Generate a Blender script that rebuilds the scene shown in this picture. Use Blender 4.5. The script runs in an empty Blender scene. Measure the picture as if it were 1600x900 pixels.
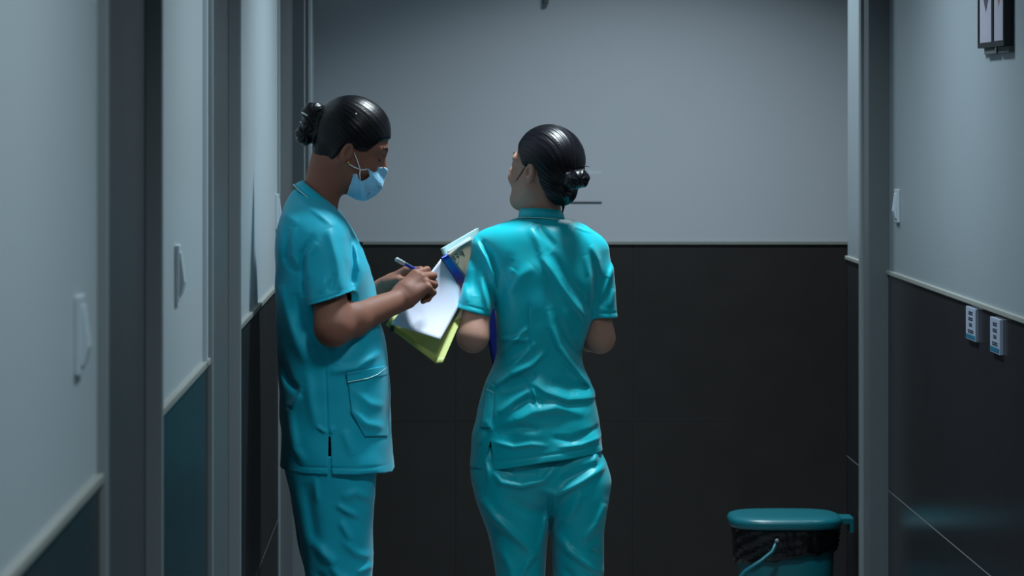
import bpy, bmesh, math
import numpy as np
from mathutils import Vector
C = bpy.context.scene.collection
S = bpy.context.scene
F = 5000.0; CX = 683.0; CY = 175.0; CH = 1.65     # focal length in pixels, vanishing point, eye height

# ------------------------------------------------------------------ camera
cd = bpy.data.cameras.new('camera'); cam = bpy.data.objects.new('camera', cd); C.objects.link(cam)
cam.location = (0, 0, CH); cam.rotation_euler = (math.pi/2, 0, 0)
cd.sensor_width = 36; cd.lens = 36*F/1600; cd.shift_x = (800-CX)/1600; cd.shift_y = -(450-CY)/1600
cd.clip_start = .05; cd.clip_end = 60
cd.dof.use_dof = True; cd.dof.focus_distance = 7.4; cd.dof.aperture_fstop = 10
S.camera = cam
S.view_settings.view_transform = 'Standard'; S.view_settings.look = 'None'
S.view_settings.gamma = 1; S.view_settings.exposure = -0.08; S.view_settings.use_curve_mapping = False
w = bpy.data.worlds.new('world'); S.world = w; w.use_nodes = True
w.node_tree.nodes['Background'].inputs[0].default_value = (.5, .6, .7, 1)
w.node_tree.nodes['Background'].inputs[1].default_value = .02
LAMPS = [(.35, 0.9, 4.0), (.35, 3.1, 17.0), (.45, 5.45, 22.0), (.45, 7.6, 30.0), (.7, 9.7, 24.0)]  # x, y, power
LAMPC = (.80, .94, 1.0)

# ------------------------------------------------------------------ materials
def srgb(r, g, b):
    f = lambda c: (c/255/12.92 if c/255 <= .04045 else ((c/255+.055)/1.055)**2.4)
    return (f(r), f(g), f(b), 1)
def mat(name, col, rough=.5, metal=0, noise=None, bump=None, spec=.5, sheen=0, stretch=(1,1,1), emit=0, alpha=1, sss=0, trans=0):
    m = bpy.data.materials.new(name); m.use_nodes = True
    nt = m.node_tree; b = nt.nodes['Principled BSDF']
    b.inputs['Base Color'].default_value = col; b.inputs['Roughness'].default_value = rough
    b.inputs['Metallic'].default_value = metal; b.inputs['Specular IOR Level'].default_value = spec
    if sheen: b.inputs['Sheen Weight'].default_value = sheen; b.inputs['Sheen Roughness'].default_value = .4
    if sss: b.inputs['Subsurface Weight'].default_value = sss; b.inputs['Subsurface Radius'].default_value = (.012, .005, .003); b.inputs['Subsurface Scale'].default_value = 1
    if trans: b.inputs['Transmission Weight'].default_value = trans
    if emit: b.inputs['Emission Color'].default_value = col; b.inputs['Emission Strength'].default_value = emit
    if noise or bump:
        tc = nt.nodes.new('ShaderNodeTexCoord'); mp = nt.nodes.new('ShaderNodeMapping')
        mp.inputs['Scale'].default_value = stretch; nt.links.new(tc.outputs['Object'], mp.inputs['Vector'])
    if noise:
        sc, amt = noise
        n = nt.nodes.new('ShaderNodeTexNoise'); n.inputs['Scale'].default_value = sc; n.inputs['Detail'].default_value = 4
        r = nt.nodes.new('ShaderNodeMapRange'); r.inputs[3].default_value = 1-amt; r.inputs[4].default_value = 1+amt
        x = nt.nodes.new('ShaderNodeVectorMath'); x.operation = 'SCALE'; x.inputs[0].default_value = col[:3]
        nt.links.new(mp.outputs[0], n.inputs['Vector']); nt.links.new(n.outputs[0], r.inputs[0])
        nt.links.new(r.outputs[0], x.inputs['Scale']); nt.links.new(x.outputs[0], b.inputs['Base Color'])
    if bump:
        sc, st, dist = bump
        n = nt.nodes.new('ShaderNodeTexNoise'); n.inputs['Scale'].default_value = sc; n.inputs['Detail'].default_value = 3
        u = nt.nodes.new('ShaderNodeBump'); u.inputs['Strength'].default_value = st; u.inputs['Distance'].default_value = dist
        nt.links.new(mp.outputs[0], n.inputs['Vector']); nt.links.new(n.outputs[0], u.inputs['Height'])
        nt.links.new(u.outputs[0], b.inputs['Normal'])
    return m
def tile_mat(name, axis, org, zorg, col, grout, rough, sz=.6, jw=.003, vj=.0012, ior=1.5):
    """large format wall tiles: joints every 0.6 m along one horizontal axis and in height"""
    m = mat(name, col, rough); m.node_tree.nodes['Principled BSDF'].inputs['IOR'].default_value = ior; nt = m.node_tree; b = nt.nodes['Principled BSDF']
    tc = nt.nodes.new('ShaderNodeTexCoord'); sp = nt.nodes.new('ShaderNodeSeparateXYZ'); nt.links.new(tc.outputs['Object'], sp.inputs[0])
    outs = []
    for ax, o in ((axis, org), ('Z', zorg)):
        a = nt.nodes.new('ShaderNodeMath'); a.operation = 'SUBTRACT'; a.inputs[1].default_value = o-50*sz
        nt.links.new(sp.outputs[ax], a.inputs[0])
        q = nt.nodes.new('ShaderNodeMath'); q.operation = 'PINGPONG'; q.inputs[1].default_value = sz/2; nt.links.new(a.outputs[0], q.inputs[0])
        l = nt.nodes.new('ShaderNodeMath'); l.operation = 'LESS_THAN'; l.inputs[1].default_value = (jw if ax == 'Z' else vj)/2; nt.links.new(q.outputs[0], l.inputs[0])
        outs.append(l)
    mx = nt.nodes.new('ShaderNodeMath'); mx.operation = 'MAXIMUM'; nt.links.new(outs[0].outputs[0], mx.inputs[0]); nt.links.new(outs[1].outputs[0], mx.inputs[1])
    n = nt.nodes.new('ShaderNodeTexNoise'); n.inputs['Scale'].default_value = 9; n.inputs['Detail'].default_value = 6; nt.links.new(tc.outputs['Object'], n.inputs['Vector'])
    r = nt.nodes.new('ShaderNodeMapRange'); r.inputs[3].default_value = .8; r.inputs[4].default_value = 1.25; nt.links.new(n.outputs[0], r.inputs[0])
    v = nt.nodes.new('ShaderNodeVectorMath'); v.operation = 'SCALE'; v.inputs[0].default_value = col[:3]; nt.links.new(r.outputs[0], v.inputs['Scale'])
    mc = nt.nodes.new('ShaderNodeMix'); mc.data_type = 'RGBA'; mc.inputs['B'].default_value = grout
    nt.links.new(mx.outputs[0], mc.inputs['Factor']); nt.links.new(v.outputs[0], mc.inputs['A']); nt.links.new(mc.outputs['Result'], b.inputs['Base Color'])
    mr = nt.nodes.new('ShaderNodeMapRange'); mr.inputs[3].default_value = rough; mr.inputs[4].default_value = .8
    nt.links.new(mx.outputs[0], mr.inputs[0]); nt.links.new(mr.outputs[0], b.inputs['Roughness'])
    return m
M = {}
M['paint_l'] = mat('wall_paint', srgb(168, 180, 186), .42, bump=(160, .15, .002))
M['paint'] = mat('wall_paint_dimmed', srgb(132, 143, 150), .42, bump=(160, .15, .002))  # darker copy of the wall paint, the right side's dimmer light in its colour
M['paint_back'] = mat('back_wall_paint', srgb(182, 188, 196), .6, noise=(1.5, .05), bump=(160, .1, .002))
M['tile_l'] = tile_mat('dark_tile_left', 'Y', .15, .6, srgb(42, 44, 47), srgb(110, 115, 120), .27, ior=1.14, vj=0.0)
M['tile_r'] = tile_mat('dark_tile_right', 'Y', .15, .6, srgb(38, 38, 42), srgb(130, 125, 128), .22, ior=1.27, vj=0.0)
M['tile_b'] = tile_mat('dark_tile_back', 'X', .663, .6, srgb(43, 41, 40), srgb(28, 27, 27), .4, jw=.006, vj=.006)
M['cap'] = mat('dado_cap', srgb(138, 141, 137), .4, noise=(6, .08))
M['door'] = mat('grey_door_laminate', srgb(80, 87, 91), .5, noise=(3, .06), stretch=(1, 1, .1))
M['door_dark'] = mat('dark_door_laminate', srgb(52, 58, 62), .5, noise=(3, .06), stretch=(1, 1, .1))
M['frame'] = mat('grey_door_frame', srgb(120, 130, 134), .4)
M['frame_d'] = mat('dark_grey_frame', srgb(84, 92, 96), .5)
M['gap_shade'] = mat('dark_gap_shade', srgb(25, 27, 30), .6)
M['floor'] = mat('floor_tile', srgb(120, 124, 126), .25, noise=(3, .06))
M['ceiling'] = mat('ceiling_paint', srgb(190, 195, 198), .8)
M['plastic_w'] = mat('switch_plastic', srgb(175, 188, 196), .35)
M['scrub1'] = mat('scrub_fabric', srgb(18, 172, 198), .55, noise=(14, .05), bump=(900, .12, .0008), spec=.22, sheen=.2)
M['scrub2'] = mat('scrub_fabric_bright', srgb(0, 176, 190), .42, noise=(14, .05), bump=(900, .12, .0008), spec=.35, sheen=.15)
M['piping'] = mat('pale_piping', srgb(170, 225, 225), .5)
M['skin1'] = mat('skin_brown', srgb(138, 92, 76), .6, spec=.3, noise=(30, .08), bump=(600, .15, .0006), sss=.12)
M['skin2'] = mat('skin_light_brown', srgb(176, 132, 116), .6, spec=.3, noise=(30, .07), bump=(600, .15, .0006), sss=.12)
M['lips'] = mat('lips', srgb(135, 75, 72), .4)
M['hair'] = mat('black_hair', (.003, .0026, .005, 1), .33, bump=(90, .2, .002), stretch=(1, 1, 5), spec=.28)
M['mask'] = mat('blue_mask_fabric', srgb(150, 215, 250), .6, noise=(40, .05), bump=(500, .2, .0006), sheen=.2)
M['white'] = mat('white_elastic', srgb(225, 235, 240), .5)
M['gold'] = mat('gold', srgb(220, 170, 70), .25, metal=1)
M['paper'] = mat('white_paper', srgb(205, 208, 226), .7, noise=(5, .03))
M['yellow'] = mat('yellow_green_card', srgb(160, 168, 84), .5, noise=(18, .12))
M['yellow_e'] = mat('pale_yellow_edge', srgb(172, 180, 104), .45)
M['blue'] = mat('blue_plastic', srgb(12, 60, 185), .35)
M['navy'] = mat('navy_plastic', srgb(14, 22, 90), .35)
M['beige'] = mat('beige_card', srgb(186, 172, 150), .6, noise=(20, .06))
M['film'] = mat('pale_plastic_film', srgb(165, 200, 202), .25, bump=(40, .3, .003))
M['ink'] = mat('dark_ink', srgb(20, 22, 40), .6)
M['bin'] = mat('teal_bin_plastic', srgb(12, 100, 112), .35, noise=(8, .05))
M['bag'] = mat('black_bin_bag', srgb(8, 8, 10), .25, bump=(25, .6, .01))
M['black'] = mat('black_plastic', srgb(10, 11, 13), .4)
M['shoe'] = mat('black_shoe', srgb(20, 20, 22), .4)
M['underside'] = mat('grey_frame_back', srgb(70, 78, 80), .6)

# ------------------------------------------------------------------ object helpers
def link(name, me, m, parent=None):
    o = bpy.data.objects.new(name, me); C.objects.link(o)
    for x in (m if isinstance(m, (list, tuple)) else [m]): me.materials.append(x)
    if parent: o.parent = parent; o.matrix_parent_inverse = parent.matrix_world.inverted()
    return o
def tag(o, label=None, cat=None, group=None, kind=None):
    for k, v in (('label', label), ('category', cat), ('group', group), ('kind', kind)):
        if v: o[k] = v
    return o
def empty(name, loc, label, cat, group=None):
    o = bpy.data.objects.new(name, None); C.objects.link(o); o.location = loc; o.empty_display_size = .05
    bpy.context.view_layer.update(); return tag(o, label, cat, group)
def from_pd(name, vs, fs, m, parent=None, smooth=True):
    me = bpy.data.meshes.new(name); me.from_pydata([tuple(map(float, v)) for v in vs], [], fs); me.validate(); me.update()
    if smooth: me.polygons.foreach_set('use_smooth', [True]*len(me.polygons))
    return link(name, me, m, parent)
def boxes(name, bl, m, parent=None, bevel=0):
    bm = bmesh.new()
    for (x0, x1, y0, y1, z0, z1) in bl:
        vs = [bm.verts.new((x, y, z)) for x in (x0, x1) for y in (y0, y1) for z in (z0, z1)]
        for f in ((0,1,3,2),(4,6,7,5),(0,4,5,1),(2,3,7,6),(0,2,6,4),(1,5,7,3)): bm.faces.new([vs[i] for i in f])
    bmesh.ops.recalc_face_normals(bm, faces=bm.faces)
    if bevel: bmesh.ops.bevel(bm, geom=bm.edges[:], offset=bevel, segments=2, affect='EDGES', profile=.7)
    me = bpy.data.meshes.new(name); bm.to_mesh(me); bm.free(); return link(name, me, m, parent)
def tube(name, pts, r, m, parent=None, n=8, closed=False, caps=True):
    pts = [Vector(p) for p in pts]; N = len(pts); rr = r if hasattr(r, '__len__') else [r]*N
    vs, fs = [], []; up = None
    for i, p in enumerate(pts):
        a = pts[(i-1) % N] if (closed or i > 0) else p; b = pts[(i+1) % N] if (closed or i < N-1) else p
        t = (b-a).normalized()
        if up is None: up = t.orthogonal()
        up = (up - t*up.dot(t)).normalized(); s = t.cross(up)
        for k in range(n):
            q = 2*math.pi*k/n; vs.append(p + (up*math.cos(q)+s*math.sin(q))*rr[i])
    for i in range(N if closed else N-1):
        for k in range(n):
            fs.append((i*n+k, i*n+(k+1) % n, ((i+1) % N)*n+(k+1) % n, ((i+1) % N)*n+k))
    if caps and not closed: fs += [tuple(range(n))[::-1], tuple((N-1)*n+k for k in range(n))]
    return from_pd(name, vs, fs, m, parent)
def loft(name, rings, m, parent=None, cap0=True, cap1=True):
    n = len(rings[0]); vs = [p for r in rings for p in r]; fs = []
    for i in range(len(rings)-1):
        for k in range(n): fs.append((i*n+k, i*n+(k+1) % n, (i+1)*n+(k+1) % n, (i+1)*n+k))
    if cap0: fs.append(tuple(range(n))[::-1])
    if cap1: fs.append(tuple((len(rings)-1)*n+k for k in range(n)))
    return from_pd(name, vs, fs, m, parent)
def grid_sheet(name, P, m, parent=None, thick=.002, smooth=True):
    """P[i][j] points of a sheet, given real thickness"""
    P = np.array(P, float); a, b = P.shape[:2]
    du = np.gradient(P, axis=0); dv = np.gradient(P, axis=1); N = np.cross(du, dv); N /= np.linalg.norm(N, axis=2, keepdims=True)+1e-12
    vs = np.concatenate([(P+N*thick/2).reshape(-1, 3), (P-N*thick/2).reshape(-1, 3)]); o = a*b; fs = []
    for i in range(a-1):
        for j in range(b-1):
            q = (i*b+j, (i+1)*b+j, (i+1)*b+j+1, i*b+j+1); fs += [q, tuple(o+k for k in q[::-1])]
    rim = [(0, j) for j in range(b)]+[(i, b-1) for i in range(1, a)]+[(a-1, j) for j in range(b-2, -1, -1)]+[(i, 0) for i in range(a-2, 0, -1)]
    for k in range(len(rim)):
        p, q = rim[k], rim[(k+1) % len(rim)]; p = p[0]*b+p[1]; q = q[0]*b+q[1]; fs.append((p, q, o+q, o+p))
    return from_pd(name, vs, fs, m, parent, smooth)
def W(px, py, Y): return np.array([(px-CX)*Y/F, Y, CH-(py-CY)*Y/F])

# ------------------------------------------------------------------ room shell
XL, XR, YB, ZC, DZ = -.413, 1.255, 10.87, 2.8, 1.20
def Yl(px): return F*XL/(px-CX)
D1, D2 = (Yl(152), Yl(243)), (Yl(322), Yl(368)); D3 = (Yl(433), Yl(474))
fl = boxes('floor', [(-1.0, 3.2, -1.2, YB+.1, -.1, 0)], M['floor']); tag(fl, 'polished grey corridor floor', 'floor', kind='structure')
ce = boxes('ceiling', [(-1.0, 3.2, -1.2, YB+.1, ZC, ZC+.1)], M['ceiling']); tag(ce, 'white corridor ceiling', 'ceiling', kind='structure')
segs = [(-1.1, D1[0]), (D1[1], D2[0]), (D2[1], D3[0]), (D3[1], YB)]
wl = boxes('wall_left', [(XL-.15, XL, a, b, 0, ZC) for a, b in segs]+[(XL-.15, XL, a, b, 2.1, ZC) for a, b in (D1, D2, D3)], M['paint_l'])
tag(wl, 'left corridor wall, painted above dark tiles', 'wall', kind='structure')
boxes('tiles', [(XL-.01, XL+.003, a, b, 0, DZ) for a, b in segs], M['tile_l'], wl)
boxes('tile_cap', [(XL-.01, XL+.009, a, b, DZ, DZ+.011) for a, b in segs], M['cap'], wl, .002)
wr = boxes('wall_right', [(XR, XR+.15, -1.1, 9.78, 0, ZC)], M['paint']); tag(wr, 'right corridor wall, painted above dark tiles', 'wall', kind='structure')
boxes('tiles', [(XR-.003, XR+.01, -1.1, 9.783, 0, DZ), (XR-.003, XR+.15, 9.775, 9.785, 0, DZ)], M['tile_r'], wr)
boxes('tile_cap', [(XR-.009, XR+.01, -1.1, 9.78, DZ, DZ+.011)], M['cap'], wr, .002)
wb = boxes('wall_back', [(-1.0, 3.2, YB, YB+.12, 0, ZC)], M['paint_back']); tag(wb, 'far end wall, grey paint above brown-black tiles', 'wall', kind='structure')
boxes('tiles', [(XL, 3.1, YB-.004, YB+.01, 0, DZ)], M['tile_b'], wb)
boxes('tile_cap', [(XL, 3.1, YB-.012, YB+.01, DZ, DZ+.011)], M['cap'], wb, .002)
wn = boxes('wall_front', [(-1.0, 3.2, -1.22, -1.1, 0, ZC)], M['paint']); tag(wn, 'near end wall behind the viewpoint', 'wall', kind='structure')
ws = boxes('wall_side', [(3.1, 3.2, 9.78, YB, 0, ZC), (XR+.15, 3.2, 9.66, 9.78, 0, ZC)], M['paint']); tag(ws, 'wall of the side passage', 'wall', kind='structure')

def door(name, a, b, label, leafm, framem, jw=.025, rec=.012, prot=.012, near=True):
    d = empty(name, (XL, (a+b)/2, 0), label, 'door'); d['kind'] = 'structure'
    z = 2.1
    boxes('door_frame', [(XL-.14, XL+prot, a, a+jw, 0, z), (XL-.14, XL+prot, b-jw, b, 0, z), (XL-.14, XL+prot, a+jw, b-jw, z-jw, z)], framem, d, .003)
    lf = boxes('door_leaf', [(XL-rec-.04, XL-rec, a+jw, b-jw, .005, z-jw)], leafm, d, .002)
    return d
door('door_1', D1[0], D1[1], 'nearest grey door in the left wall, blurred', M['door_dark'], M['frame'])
door('door_2', D2[0], D2[1], 'middle grey door in the left wall', M['door'], M['frame'])
door('door_3', D3[0], D3[1], 'farthest grey door in the left wall, behind the masked nurse', M['door'], M['frame'], .06, .03, .006)
boxes('trim_1', [(XL-.002, XL+.016, 10.12, 10.17, 0, 2.3)], M['plastic_w'], None, .002)['kind'] = 'structure'
boxes('shade_strip', [(XL-.002, XL+.006, D3[1]+.01, D3[1]+.26, 0, 2.3)], M['gap_shade'], None, .001)['kind'] = 'structure'  # flat black strip painted in for the shade of the narrow gap
# slim light bead at the near edge of every left doorway
b3 = boxes('trim_3', [(XL-.002, XL+.009, D2[0]-.09, D2[0]-.075, DZ, ZC)], M['plastic_w'], None, .002); b3['kind'] = 'structure'
# frame post on the right wall
pr = boxes('trim_4', [(XR-.058, XR+.002, 8.88, 8.98, 0, ZC-.001)], M['frame_d'], None, .004); pr['kind'] = 'structure'
pr2 = boxes('trim_5', [(XR-.066, XR+.002, 8.985, 9.03, 0, ZC-.001)], M['frame'], None, .004); pr2['kind'] = 'structure'

# ------------------------------------------------------------------ ceiling downlights
for i, (x, y, p) in enumerate(LAMPS):
    e = empty('downlight', (x, y, ZC), 'round recessed ceiling downlight %s' % ['nearest the viewpoint', 'over the nearest door', 'before the middle door', 'above the two nurses', 'nearest the end wall'][i], 'ceiling light', 'ceiling downlights')
    ring = lambda r, z: [(x+r*math.cos(t*math.pi/16), y+r*math.sin(t*math.pi/16), z) for t in range(32)]
    loft('trim_ring', [ring(.200, ZC), ring(.197, ZC-.006), ring(.183, ZC-.008), ring(.180, ZC-.001)], M['ceiling'], e, False, False)
    loft('diffuser', [ring(.180, ZC-.001), ring(.179, ZC-.003)], mat('lamp_diffuser_%d' % i, (.8, .95, 1, 1), .5, emit=2), e)
    ld = bpy.data.lights.new('lamp', 'AREA'); ld.shape = 'DISK'; ld.size = .34; ld.energy = p; ld.color = LAMPC; ld.spread = math.radians(122)
    lo = bpy.data.objects.new('lamp', ld); C.objects.link(lo); lo.location = (x, y, ZC-.012); lo.parent = e; lo.matrix_parent_inverse = e.matrix_world.inverted()

# ------------------------------------------------------------------ wall fittings
def switch(side, yc, label, zc=1.395, L=.062, group=None):
    X = XL if side < 0 else XR; s = 1 if side < 0 else -1
    e = empty('wall_switch', (X, yc, zc), label, 'light switch', group)
    boxes('plate', [(min(X, X+s*.007), max(X, X+s*.007), yc-L/2, yc+L/2, zc-.045, zc+.045)], M['plastic_w'], e, .002)
    prof = [(.006, .034), (.009, .033), (.015, -.014), (.010, -.034), (.006, -.035)]
    r1 = [(X+s*a, yc-L*.3, zc+b) for a, b in prof]; r2 = [(X+s*a, yc+L*.3, zc+b) for a, b in prof]
    o = loft('rocker', [r1, r2], M['plastic_w'], e); o.data.polygons.foreach_set('use_smooth', [False]*len(o.data.polygons))
switch(-1, 3.67, 'blurred white rocker switch, nearest one on the left wall')
switch(-1, 5.06, 'white rocker switch on the left wall between the near and middle doors')
switch(-1, 8.2, 'white rocker switch at the edge of the farthest left door, beside the masked nurse')
switch(1, 8.71, 'white rocker switch on the right wall above the tiles')

def framed(y0, y1, z0, z1, label, shape_col, pts, proud):
    e = empty('framed_picture', (XR, (y0+y1)/2, z0), label, 'picture', 'framed pictures on the right wall')
    X = XR-proud; t = .012
    boxes('frame', [(X, XR, y0, y0+t, z0, z1), (X, XR, y1-t, y1, z0, z1), (X, XR, y0+t, y1-t, z0, z0+t), (X, XR, y0+t, y1-t, z1-t, z1)], M['black'], e, .001)
    boxes('backing', [(X+.006, XR-.001, y0+t, y1-t, z0+t, z1-t)], M['underside'], e)
    pc = boxes('print', [(X+.003, X+.006, y0+t, y1-t, z0+t, z1-t)], mat('print_paper', srgb(150, 150, 165), .4, noise=(8, .12)), e)
    vs = [(X+.0025, y0+(y1-y0)*a, z0+(z1-z0)*b) for a, b in pts]; vs += [(X+.0035, v[1], v[2]) for v in vs]; n = len(pts)
    from_pd('drawn_shape', vs, [tuple(range(n)), tuple(range(n, 2*n))[::-1]]+[(k, (k+1) % n, n+(k+1) % n, n+k) for k in range(n)], mat('print_tone', shape_col, .5), pc, False)
framed(7.135, 7.325, 1.795, 2.12, 'dark framed print, left one of the pair high on the right wall', srgb(60, 60, 72), [(.82, .95), (.22, .95), (.24, .38), (.50, .25), (.74, .38)], .018)
framed(6.965, 7.115, 1.795, 2.12, 'dark framed print, right one of the pair high on the right wall', srgb(135, 95, 85), [(.8, .95), (.22, .95), (.28, .38), (.52, .27), (.76, .38)], .022)
boxes('picture_ledge', [(XR-.012, XR, 6.96, 7.09, 1.780, 1.794), (XR-.012, XR, 7.115, 7.27, 1.780, 1.794)], M['underside'], None, .001)
tag(bpy.data.objects['picture_ledge'], 'narrow grey ledge under the pair of framed prints', 'ledge')

def notice(y0, y1, z0, z1, label):
    e = empty('notice_card', (XR, (y0+y1)/2, z0), label, 'notice', 'notice cards under the tile cap')
    X = XR-.011; H = z1-z0; Wd = y1-y0
    boxes('card', [(X, XR-.003, y0, y1, z0, z1)], mat('card_white', srgb(150, 160, 180), .35), e, .001)
    boxes('blue_band', [(X-.0006, X+.001, y0+.006, y1-.006, z0+.003, z0+H*.17)], mat('card_blue', srgb(25, 95, 125), .4), e)
    rows = []
    rng = np.random.RandomState(3)
    for zc, wd in ((.84, .42), (.66, .44), (.48, .32), (.28, .56)):
        n = 9 if wd > .4 else 7
        for r in (0, 1):
            for k in range(n):
                a = y0+Wd*(.5-wd/2+wd*k/n); h = H*.045*(.7+.3*rng.rand()); z = z0+H*(zc-.06*r)
                rows.append((X-.0006, X+.001, a, a+Wd*wd/n*(.6+.3*rng.rand()), z, z+h))
    boxes('lettering', rows, M['ink'], e)
notice(7.395, 7.53, 1.118, 1.194, 'small white notice card with blue band under the tile cap, farther of the two')
notice(7.075, 7.20, 1.112, 1.190, 'small white notice card with blue band under the tile cap, nearer of the two')
e = empty('wall_socket', (.5, YB, 1.35), 'faint grey socket plate on the end wall behind the bun of the right nurse', 'socket')
boxes('plate', [(.455, .56, YB-.007, YB, 1.345, 1.445)], M['paint_back'], e, .002)
boxes('ceiling_hook', [(.36, .378, YB-.03, YB, 2.018, 2.06), (.352, .372, YB-.02, YB, 2.055, 2.1)], M['frame_d'], None, .003)
tag(bpy.data.objects['ceiling_hook'], 'small grey bracket at the top of the end wall', 'bracket')
bpy.data.objects['ceiling_hook'].name = 'wall_bracket'

# ------------------------------------------------------------------ bin
def sring(cx, cy, a, b, z, n=48, e=3.2, wob=None):
    out = []
    for k in range(n):
        t = 2*math.pi*k/n; c, s = math.cos(t), math.sin(t)
        r = 1+(wob(t) if wob else 0)
        out.append((cx+a*r*abs(c)**(2/e)*(1 if c > 0 else -1), cy+b*r*abs(s)**(2/e)*(1 if s > 0 else -1), z))
    return out
bx, by = 1.040, 9.55
bn = empty('waste_bin', (bx, by, 0), 'low teal plastic waste bin with black liner at the foot of the right wall', 'bin')
loft('body', [sring(bx, by, a, b, z) for a, b, z in ((.118, .10, .0), (.124, .106, .01), (.140, .120, .32), (.143, .123, .40), (.139, .119, .40), (.12, .10, .02))], M['bin'], bn)
loft('lid', [sring(bx-.004, by, a, b, z) for a, b, z in ((.150, .13, .418), (.164, .145, .420), (.168, .148, .428), (.168, .148, .440), (.163, .143, .447), (.152, .132, .451), (.10, .08, .453), (.03, .02, .454))], M['bin'], bn)
boxes('lid_hinge', [(bx+.150, bx+.198, by-.05, by+.05, .426, .444), (bx+.186, bx+.198, by-.05, by+.05, .400, .430)], M['bin'], bn, .004)
rng = np.random.RandomState(5)
ph = rng.rand(12)*6.28
def wob(z):
    return lambda t: .012*math.sin(9*t+ph[0]+20*z)+.010*math.sin(17*t+ph[1]-35*z)+.006*math.sin(31*t+ph[2])
rr = []
for i in range(12):
    f = i/11; z0 = .422-(.422-.335)*f; ring = sring(bx, by, .157-.006*f, .137-.006*f, 0, 96, 3.2, wob(f))
    rr.append([(x, y, z0+(.022*((x-bx)/.15))*f+.004*f*math.sin(14*math.atan2(y-by, x-bx))) for x, y, z in ring])
lb = loft('liner_bag', rr, M['bag'], bn, False, False)
sm = lb.modifiers.new('thickness', 'SOLIDIFY'); sm.thickness = .002
hp = [W(1214, 846, 9.395), W(1207, 862, 9.385), W(1190, 876, 9.375), W(1165, 893, 9.37), W(1150, 912, 9.38), W(1146, 940, 9.42)]
tube('handle', hp, [.005, .006, .006, .007, .008, .008], M['bin'], bn, 10)
tube('handle_pivot', [W(1214, 845, 9.40), W(1214, 845, 9.385)], .006, M['frame'], bn, 16)

# ------------------------------------------------------------------ implicit surface toolkit
f32 = np.float32
def ln(v): return np.sqrt((v*v).sum(-1))
def rcone(p, a, b, r1, r2):
    a = np.asarray(a, f32); b = np.asarray(b, f32); ba = b-a; pa = p-a
    t = np.clip((pa@ba)/(ba@ba), 0, 1); return ln(pa-t[:, None]*ba)-(r1+(r2-r1)*t)
def ell(p, c, r, R=None):
    q = p-np.asarray(c, f32)
    if R is not None: q = q@np.asarray(R, f32)
    r = np.asarray(r, f32); k0 = ln(q/r); k1 = ln(q/(r*r))+1e-9; return k0*(k0-1)/k1
def smin(a, b, k):
    if k <= 0: return np.minimum(a, b)
    h = np.maximum(k-np.abs(a-b), 0)/k; return np.minimum(a, b)-h*h*k*.25
def smax(a, b, k): return -smin(-a, -b, k)
def sstep(x): x = np.clip(x, 0, 1); return x*x*(3-2*x)
class Table:
    """stack of superelliptic sections: rows (pixel row, left, right, half depth, depth centre offset)"""
    def __init__(s, rows, Y, n=2.4):
        rows = sorted(rows, key=lambda r: -r[0]); P = np.array([list(r)+[0]*(5-len(r)) for r in rows], float)
        s.z = CH-(P[:, 0]-CY)*Y/F; xl = (P[:, 1]-CX)*Y/F; xr = (P[:, 2]-CX)*Y/F
        s.cx = (xl+xr)/2; s.a = (xr-xl)/2; s.b = P[:, 3]; s.cy = Y+P[:, 4]; s.n = n; s.Y = Y
        zz = np.arange(s.z[0], s.z[-1]+.001, .002); kx = np.arange(-12, 13); kern = np.exp(-(kx/4.5)**2/2); kern /= kern.sum()
        def sm_(t):
            d = np.interp(zz, s.z, t); d = np.r_[2*d[0]-d[12:0:-1], d, 2*d[-1]-d[-2:-14:-1]]; return np.convolve(d, kern, 'valid')
        s.cx, s.a, s.b, s.cy = [sm_(t) for t in (s.cx, s.a, s.b, s.cy)]; s.z = zz
    def raw(s, p, dz=0.):
        z = p[:, 2]+dz; n = s.n
        i = lambda t: np.interp(z, s.z, t).astype(f32)
        dx = p[:, 0]-i(s.cx); dy = p[:, 1]-i(s.cy); a = i(s.a); b = i(s.b)
        q = ((np.abs(dx)/a)**n+(np.abs(dy)/b)**n)**(1/n)+1e-6; r = np.sqrt(dx*dx+dy*dy)
        return np.where(q < .15, -np.minimum(a, b)*.9, r*(1-1/np.maximum(q, .15)))
    def __call__(s, p):
        d = s.raw(p); e = .006; g = (s.raw(p, e)-s.raw(p, -e))/(2*e)
        d = d/np.sqrt(1+g*g)
        return np.maximum(np.maximum(d, p[:, 2]-f32(s.z[-1])), f32(s.z[0])-p[:, 2])
def poly2(p2, poly):
    """signed distance to a polygon in the plane, negative inside"""
    poly = np.asarray(poly, f32); d = np.full(len(p2), 1e9, f32); ins = np.zeros(len(p2), bool)
    for i in range(len(poly)):
        a = poly[i]; b = poly[i-1]; e = b-a; w_ = p2-a; t = np.clip((w_@e)/(e@e+1e-12), 0, 1); q = w_-t[:, None]*e
        d = np.minimum(d, (q*q).sum(1)); c1 = p2[:, 1] >= a[1]; c2 = p2[:, 1] < b[1]; c3 = e[0]*w_[:, 1] > e[1]*w_[:, 0]
        ins ^= (c1 & c2 & c3) | (~c1 & ~c2 & ~c3)
    return np.where(ins, -1, 1)*np.sqrt(d)
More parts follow.
